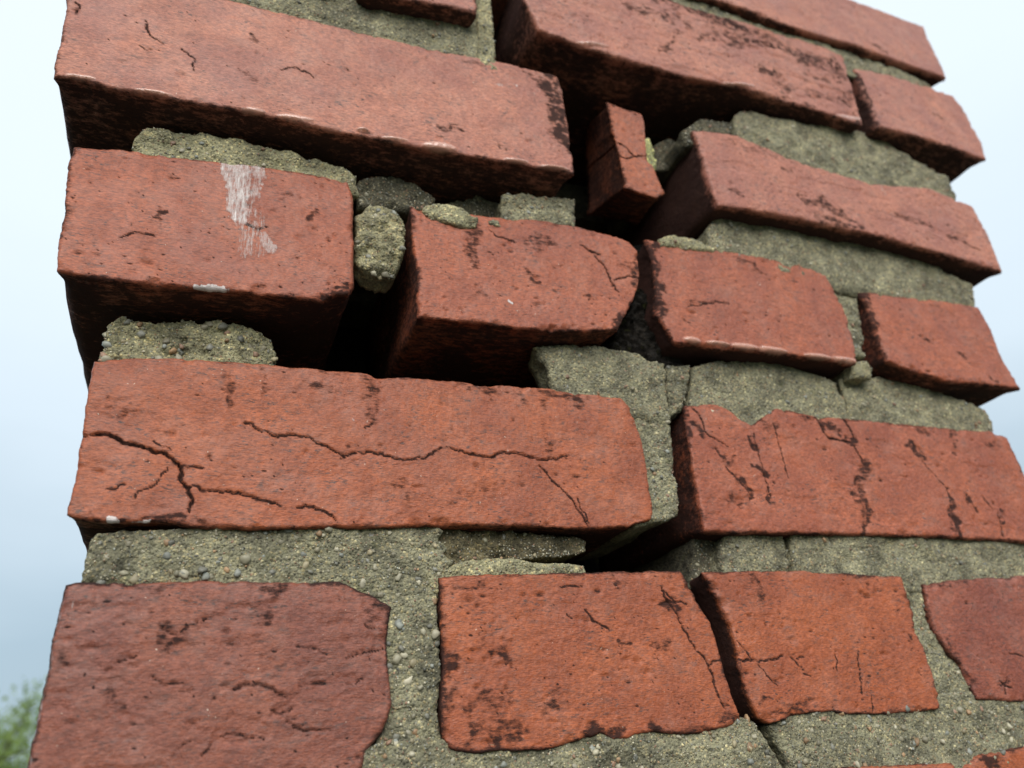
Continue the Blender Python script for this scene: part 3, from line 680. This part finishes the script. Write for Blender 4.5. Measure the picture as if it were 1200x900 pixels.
# under the right-hand brick V
mortar([(829, 268), (838, 253), (865, 251), (943, 266), (1000, 281), (1047, 294), (1100, 312), (1141, 334)], [(1141, 334), (1146, 356)], [(830, 298), (900, 320), (980, 340), (1060, 358), (1146, 368)], [(829, 268), (830, 298)], 248.6, 112, 420, step=.5, tint=MG)
mortar([(774, 277), (790, 272), (815, 279), (842, 288)], [(842, 288), (844, 295)], [(776, 287), (810, 292), (844, 296)], [(774, 277), (776, 287)], 247, 113, 25, depth=25, step=.35, tint=MY, relief=.5)
mortar([(966, 328), (1004, 333)], [(1004, 333), (1008, 360), (1014, 390), (1016, 418)], [(990, 418), (1016, 418)], [(966, 328), (980, 370), (990, 418)], 250.5, 114, 80, tint=MG)
mortar([(1001, 424), (1014, 421), (1024, 427)], [(1024, 427), (1024, 440)], [(1000, 442), (1024, 444)], [(1001, 424), (1000, 442)], 251, 115, 12, depth=30, tint=MY, relief=.5)
# black sooty fill between the middle bricks of course 2
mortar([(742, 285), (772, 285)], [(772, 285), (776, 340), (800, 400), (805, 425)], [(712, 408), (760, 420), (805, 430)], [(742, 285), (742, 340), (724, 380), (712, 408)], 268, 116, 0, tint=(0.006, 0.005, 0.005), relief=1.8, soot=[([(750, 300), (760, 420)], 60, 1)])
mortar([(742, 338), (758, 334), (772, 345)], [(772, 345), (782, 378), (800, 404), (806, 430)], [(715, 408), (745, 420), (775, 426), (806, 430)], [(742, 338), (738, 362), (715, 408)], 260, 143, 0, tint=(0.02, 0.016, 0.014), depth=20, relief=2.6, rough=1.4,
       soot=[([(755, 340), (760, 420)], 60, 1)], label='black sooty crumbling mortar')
# bed under course 2
mortar([(123, 395), (130, 374), (143, 373), (180, 375), (240, 373), (272, 375), (300, 385), (320, 397)], [(320, 397), (323, 414), (324, 430)], [(120, 436), (200, 436), (324, 442)], [(123, 395), (120, 415), (120, 436)], 264, 117, 330, tint=MY, relief=2.2, rough=1.5, rmax=2.2,
       soot=[([(240, 412), (290, 415)], 12, .6), ([(208, 402), (220, 405)], 12, .6)])
mortar([(627, 404), (660, 402), (705, 405), (740, 410), (757, 420), (781, 426)], [(781, 426), (781, 450), (786, 490)], [(648, 480), (720, 490), (786, 500)], [(627, 404), (634, 418), (643, 430), (650, 455), (648, 480)], 258.4, 118, 330, step=.4, tint=MG, relief=.8, depth=12, rough=1.3,
       soot=[([(720, 420), (750, 428)], 10, .35)])
mortar([(732, 450), (781, 440)], [(781, 440), (784, 480), (788, 500), (790, 533), (797, 583), (798, 602)], [(745, 618), (768, 612), (783, 611), (798, 602)], [(732, 450), (745, 618)], 259.2, 119, 330, step=.4, tint=MG, relief=.8)
mortar([(783, 427), (811, 426)], [(811, 426), (809, 450), (802, 474)], [(788, 488), (802, 480)], [(783, 427), (783, 455), (788, 488)], 258.5, 120, 60, step=.4)
mortar([(813, 428), (840, 422), (875, 421), (915, 425), (945, 433), (970, 442), (981, 449)], [(981, 449), (990, 468), (998, 500)], [(806, 486), (860, 505), (998, 510)], [(813, 428), (811, 455), (806, 486)], 258.2, 121, 420, step=.42, tint=MG, relief=.8)
mortar([(983, 444), (1000, 437), (1033, 441), (1067, 449), (1110, 460), (1157, 480)], [(1157, 480), (1162, 495), (1166, 510)], [(1000, 508), (1080, 515), (1166, 522)], [(983, 444), (992, 468), (1000, 508)], 259, 122, 280, step=.5, tint=MG)
# bed under course 3, left
mortar([(104, 634), (112, 622), (147, 620), (233, 617), (300, 614), (400, 612), (480, 612), (512, 614)], [(512, 614), (521, 622), (516, 632), (530, 641), (521, 650), (534, 657), (520, 672), (516, 690)], [(97, 700), (200, 700), (400, 705), (470, 712), (516, 704)], [(104, 634), (98, 655), (96, 680), (97, 700)], 260, 123, 620, step=.4, tint=MG, rmax=2.0,
       soot=[(Z7((300, 150), (440, 190)), 30, .45), (Z7((1060, 225), (930, 240)), 12, .5)])
mortar([(500, 616), (560, 620), (620, 622), (684, 628)], [(684, 628), (691, 634), (688, 646), (668, 652)], [(500, 664), (560, 662), (620, 656), (668, 652)], [(500, 616), (500, 664)], 263.5, 124, 140, step=.4, tint=(0.16, 0.14, 0.09), relief=1.5, soot=[(Z8((400, 130), (700, 120)), 14, .4)])
mortar([(500, 672), (545, 656), (580, 652), (620, 656), (660, 659), (687, 662)], [(687, 662), (688, 682)], [(500, 695), (600, 690), (688, 684)], [(500, 672), (500, 695)], 260.2, 125, 110, step=.4, tint=MY, relief=.9)
# perpend between the two lower left bricks, and the bed below
mortar([(440, 690), (515, 672)], [(515, 672), (513, 700), (516, 760), (518, 800), (514, 833), (530, 900)], [(430, 905), (480, 912), (530, 905)], [(440, 690), (448, 780), (452, 840), (430, 905)], 260.3, 126, 420, step=.4, tint=MG, rmax=2.0)
mortar([(405, 885), (460, 865), (530, 866), (640, 865), (720, 850), (800, 850), (860, 838), (886, 844)], [(886, 844), (900, 866), (914, 888), (930, 925)], [(300, 955), (500, 950), (700, 940), (930, 925)], [(405, 885), (300, 955)], 259.4, 127, 650, step=.42, tint=MG, rmax=1.8)
mortar([(903, 850), (930, 828), (1020, 820), (1100, 812), (1160, 808), (1300, 805)], [(1300, 805), (1330, 890)], [(938, 925), (1000, 915), (1120, 905), (1330, 895)], [(903, 850), (918, 876), (938, 925)], 259.2, 128, 620, step=.42, tint=MG, rmax=1.8)
mortar([(1050, 660), (1090, 668)], [(1090, 668), (1098, 700), (1112, 750), (1150, 800), (1160, 830)], [(1085, 840), (1160, 835)], [(1050, 660), (1060, 720), (1075, 790), (1085, 840)], 260.4, 129, 260, step=.42, tint=MG)
mortar([(930, 618), (1000, 618), (1100, 620), (1200, 625), (1300, 632)], [(1300, 632), (1305, 690)], [(934, 690), (1080, 695), (1200, 694), (1305, 690)], [(930, 618), (930, 645), (934, 690)], 260.2, 130, 520, step=.42, tint=MG)
mortar([(852, 622), (890, 618), (921, 620)], [(921, 620), (926, 645), (930, 688)], [(846, 684), (930, 690)], [(852, 622), (846, 650), (846, 684)], 262, 131, 130, step=.42, tint=MG)
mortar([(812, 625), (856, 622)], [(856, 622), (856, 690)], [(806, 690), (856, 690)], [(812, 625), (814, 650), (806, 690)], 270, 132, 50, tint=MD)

# loose bits of mortar lying on the ledges
o = mortar([(417, 246), (430, 238), (452, 238), (468, 245)], [(468, 245), (475, 268), (474, 300), (466, 318)], [(424, 312), (440, 319), (455, 320), (466, 318)], [(417, 246), (419, 275), (418, 298), (424, 312)], 250, 140, 140, name='mortar_lump', parent=None, depth=10, edge_r=3.2, tint=(0.46, 0.43, 0.29), relief=2.3, rough=1.4, rmax=1.8)
thing(o, 'crumbly pale lump of mortar jammed in the dark gap between two bricks', 'mortar lump')
o = mortar([(497, 240), (515, 236), (540, 241), (556, 250), (562, 255)], [(562, 255), (562, 260), (558, 265)], [(499, 253), (520, 258), (544, 265), (558, 265)], [(497, 240), (496, 247), (499, 253)], 246, 141, 30, name='mortar_flake', parent=None, depth=18, step=.3, edge_r=1.6, tint=MY, relief=.6, rmax=.8)
thing(o, 'thin yellowish flake of mortar lying over the upper edge of the middle brick', 'mortar flake')
o = mortar([(573, 256), (585, 254), (597, 258)], [(597, 258), (597, 263)], [(574, 261), (585, 264), (597, 263)], [(573, 256), (574, 261)], 246.3, 142, 6, name='mortar_crumb', parent=None, depth=10, step=.3, edge_r=1.0, tint=MG, relief=.4, rmax=.6)
thing(o, 'tiny grey mortar crumb on the brick edge right of the thin flake', 'mortar crumb')

# ------------------------------------------------------------------ the rest of the shaft: side and rear courses, core, hidden beds
def box_mesh(name, lx, ly, lz, bev=0.0022):
    import bmesh
    bm = bmesh.new()
    bmesh.ops.create_cube(bm, size=1)
    for v in bm.verts: v.co = Vector((v.co.x*lx, v.co.y*ly, v.co.z*lz))
    bmesh.ops.bevel(bm, geom=list(bm.edges), offset=bev, segments=1, affect='EDGES')
    me = bpy.data.meshes.new(name); bm.to_mesh(me); bm.free()
    ca = me.color_attributes.new('wear', 'FLOAT_COLOR', 'POINT')
    ca.data.foreach_set('color', np.tile([0.1, 0, 0, 1], len(me.vertices)).astype(np.float32))
    return me
SIDE = box_mesh('side_brick', 0.0975, 0.203, 0.055)
REAR = box_mesh('rear_brick', 0.203, 0.0975, 0.055)
SIDE.materials.append(BRICK); REAR.materials.append(BRICK)
def put(me, x, y, z, tint):
    o = link('brick', me, None, chimney, (np.array([x, y, z])-CHI)/1000)
    o.color = (*tint, 1)
def wallc(px, D): return onplane(np.array(px, float), D)
ctr = {-1: (wallc((1050, 50), DC[-1])[1], -80, 445), 0: (wallc((1090, 135), DC[0])[1], -70, 451), 1: (wallc((350, 80), DC[1])[1]-2, -65, 432),
       2: (wallc((250, 265), DC[2])[1], -53, 419), 3: (wallc((400, 530), DC[3])[1], -37, 402), 4: (wallc((650, 770), DC[4])[1], -37, 398), 5: (-44, -37, 398)}
BACK = 258+440
for k, (z, xl, xr) in ctr.items():
    y0 = DC[k]+103
    off = 0 if k % 2 else -55
    ys = [y0+101+i*213+(0 if k % 2 else 0) for i in range(2)]
    for y in ys:
        t = [RED, DEEP, ORA][random.randrange(3)]
        put(SIDE, xl+52, y, z, t)
        if k > -1: put(SIDE, xr-52, y, z, t)
    x = xl+101
    while x < xr-60:
        put(REAR, x, BACK-30, z, [RED, DEEP, ORA][random.randrange(3)])
        x += 213
# front bricks that stand above the picture's upper edge
def plain_box(name, x0, x1, y0, y1, z0, z1, mat, tint):
    me = box_mesh(name, (x1-x0)/1000, (y1-y0)/1000, (z1-z0)/1000, 0.003)
    me.materials.append(mat)
    o = link(name, me, None, chimney, (np.array([(x0+x1)/2, (y0+y1)/2, (z0+z1)/2])-CHI)/1000)
    o.color = (*tint, 1)
    return o
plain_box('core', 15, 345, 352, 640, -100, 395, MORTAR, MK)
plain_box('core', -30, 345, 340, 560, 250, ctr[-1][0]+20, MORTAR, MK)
sx = wallc((418, -14), DC[0])[0]; px_ = wallc((640, -75), DC[-1])[0]
plain_box('brick', ctr[0][1], sx-10, DC[0]+1, DC[0]+100, ctr[0][0]-27, ctr[0][0]+28, BRICK, PALE)
plain_box('brick', ctr[-1][1], 75, DC[-1]+1, DC[-1]+100, ctr[-1][0]-27, ctr[-1][0]+28, BRICK, PALE)
plain_box('brick', 86, px_-10, DC[-1]+1, DC[-1]+100, ctr[-1][0]-27, ctr[-1][0]+28, BRICK, PALE)
for k in (0, 1, 2, 3, 4, 5):                       # hidden beds, well back from the faces
    z1 = ctr[k-1][0]-27; z0 = ctr[k][0]+26
    plain_box('mortar', ctr[k][1]+22, ctr[k][2]-22, 322, 640, z0, z1, MORTAR, MD)
SH = ctr[5][0]-27
plain_box('shaft', -33, 394, 262, 690, -620-300, SH, BRICK, RED)

# ------------------------------------------------------------------ roof, ground
def sheet(name, V, F, col, rough=0.9, scale=3.0, c2=None):
    m, t, b = nodes(name)
    g = G(t); tc = g.n('ShaderNodeTexCoord')
    c = g.mix(g.ramp(g.noise(tc.outputs['Object'], scale, 6, 0.7), 0.3, 0.7), (*col, 1), (*(c2 or [x*1.7 for x in col]), 1))
    g.l(c, b.inputs['Base Color']); b.inputs['Roughness'].default_value = rough
    me = bpy.data.meshes.new(name); me.from_pydata(V, [], F)
    o = link(name, me, m); o['kind'] = 'structure'
    return o
sheet('ground', [(-6000, -6000, 0), (6000, -6000, 0), (6000, 6000, 0), (-6000, 6000, 0)], [(0, 1, 2, 3)], (0.03, 0.05, 0.016), scale=0.4)
zr = CAMZ-0.75
sheet('roof', [(-4, -3, zr-1.9), (5, -3, zr-1.9), (5, 0.45, zr), (-4, 0.45, zr), (-4, 3.9, zr-1.9), (5, 3.9, zr-1.9),
               (-4, -3, 0.02), (5, -3, 0.02), (5, 3.9, 0.02), (-4, 3.9, 0.02)],
      [(0, 1, 2, 3), (3, 2, 5, 4), (0, 6, 7, 1), (5, 8, 9, 4), (0, 3, 4, 9, 6), (1, 7, 8, 5, 2)], (0.035, 0.033, 0.032), scale=40)

# ------------------------------------------------------------------ the tree beyond
def tree(px, dist, crown_r):
    v = ray(np.array(px, float)); v = v/np.hypot(v[0], v[1])
    c = v*dist + np.array([0, 0, CAMZ])              # crown centre
    root = bpy.data.objects.new('tree', None); COL.objects.link(root)
    root.location = (c[0], c[1], 0)
    thing(root, 'light green leafy tree far below the chimney at the lower left', 'tree')
    r = np.random.default_rng(5)
    H = c[2]
    V, F = [], []
    def limb(pts, r0, r1, k=7):
        b = len(V); n = len(pts)
        for i, p in enumerate(pts):
            d = pts[min(i+1, n-1)]-pts[max(i-1, 0)]; d = d/np.linalg.norm(d)
            a = np.cross(d, [0.3, 1, 0.1]); a /= np.linalg.norm(a); q = np.cross(d, a)
            rr = r0+(r1-r0)*i/(n-1)
            for j in range(k):
                t = 6.283*j/k
                V.append(p+(a*math.cos(t)+q*math.sin(t))*rr)
        for i in range(n-1):
            for j in range(k):
                F.append((b+i*k+j, b+i*k+(j+1) % k, b+(i+1)*k+(j+1) % k, b+(i+1)*k+j))
    limb([np.array([0, 0, 0.]), np.array([0.1, 0, H*.3]), np.array([0, .1, H*.6]), np.array([.1, 0, H]), np.array([0.1, 0.05, H+crown_r*.8])], 0.34, 0.05)
    bm_ = mesh_from('trunk', np.array(V), np.array(F))
    mb, tb, bb = nodes('bark'); bb.inputs['Base Color'].default_value = (0.10, 0.08, 0.06, 1); bb.inputs['Roughness'].default_value = .9
    link('trunk', bm_, mb, root)
    tips = []; V.clear(); F.clear()
    for i in range(46):
        z0 = H*0.45+(H+crown_r*.6-H*0.45)*(i/46)**.9
        d = r.normal(size=3); d[2] = abs(d[2])*.7+.25; d /= np.linalg.norm(d)
        rel = (z0-H)/crown_r
        Lb = crown_r*math.sqrt(max(.12, 1-min(1, abs(rel))**2))*r.uniform(.75, 1.12)
        s = np.array([0, 0, z0])
        k1 = s+d*Lb*.5+np.array([0, 0, .1]); k2 = s+d*Lb+np.array([0, 0, -.05])
        limb([s, k1, k2], .07, .015, 5); tips += [k1, (k1+k2)/2, k2]
        for _ in range(3):
            d2 = d+r.normal(size=3)*.6; d2 /= np.linalg.norm(d2)
            e2 = (k1+k2)/2+d2*Lb*.4
            limb([(k1+k2)/2, e2], .025, .006, 4); tips.append(e2)
    o = link('branches', mesh_from('branches', np.array(V), np.array(F)), mb, root)
    n_l = 30000
    tp = np.array(tips)
    ctrs = tp[r.integers(len(tp), size=n_l)]+r.normal(size=(n_l, 3))*0.24
    a = r.normal(size=(n_l, 3)); a /= np.linalg.norm(a, axis=1)[:, None]
    b = np.cross(a, r.normal(size=(n_l, 3))); b /= np.linalg.norm(b, axis=1)[:, None]
    s = r.uniform(.04, .075, size=(n_l, 1))
    LV = np.stack([ctrs-a*s, ctrs-b*s*.5, ctrs+a*s, ctrs+b*s*.5], 1).reshape(-1, 3)
    g_ = r.uniform(.75, 1.25, size=(n_l, 1))*np.array([[0.19, 0.27, 0.055]])
    col = np.repeat(np.concatenate([g_, np.ones((n_l, 1))], 1), 4, 0)
    lm, tl, bl = nodes('leaf'); g = G(tl)
    at = g.n('ShaderNodeVertexColor', layer_name='wear'); g.l(at.outputs['Color'], bl.inputs['Base Color'])
    bl.inputs['Roughness'].default_value = .5
    tr = g.n('ShaderNodeBsdfTranslucent'); g.l(at.outputs['Color'], tr.inputs['Color'])
    ms = g.n('ShaderNodeMixShader'); ms.inputs[0].default_value = .4
    g.l(bl.outputs[0], ms.inputs[1]); g.l(tr.outputs[0], ms.inputs[2])
    g.l(ms.outputs[0], tl.nodes['Material Output'].inputs['Surface'])
    o = link('crown', mesh_from('crown', LV, np.arange(n_l*4).reshape(-1, 4), col), lm, root)
    o['kind'] = 'stuff'
tree((-85, 1078), 22.0, 3.4)
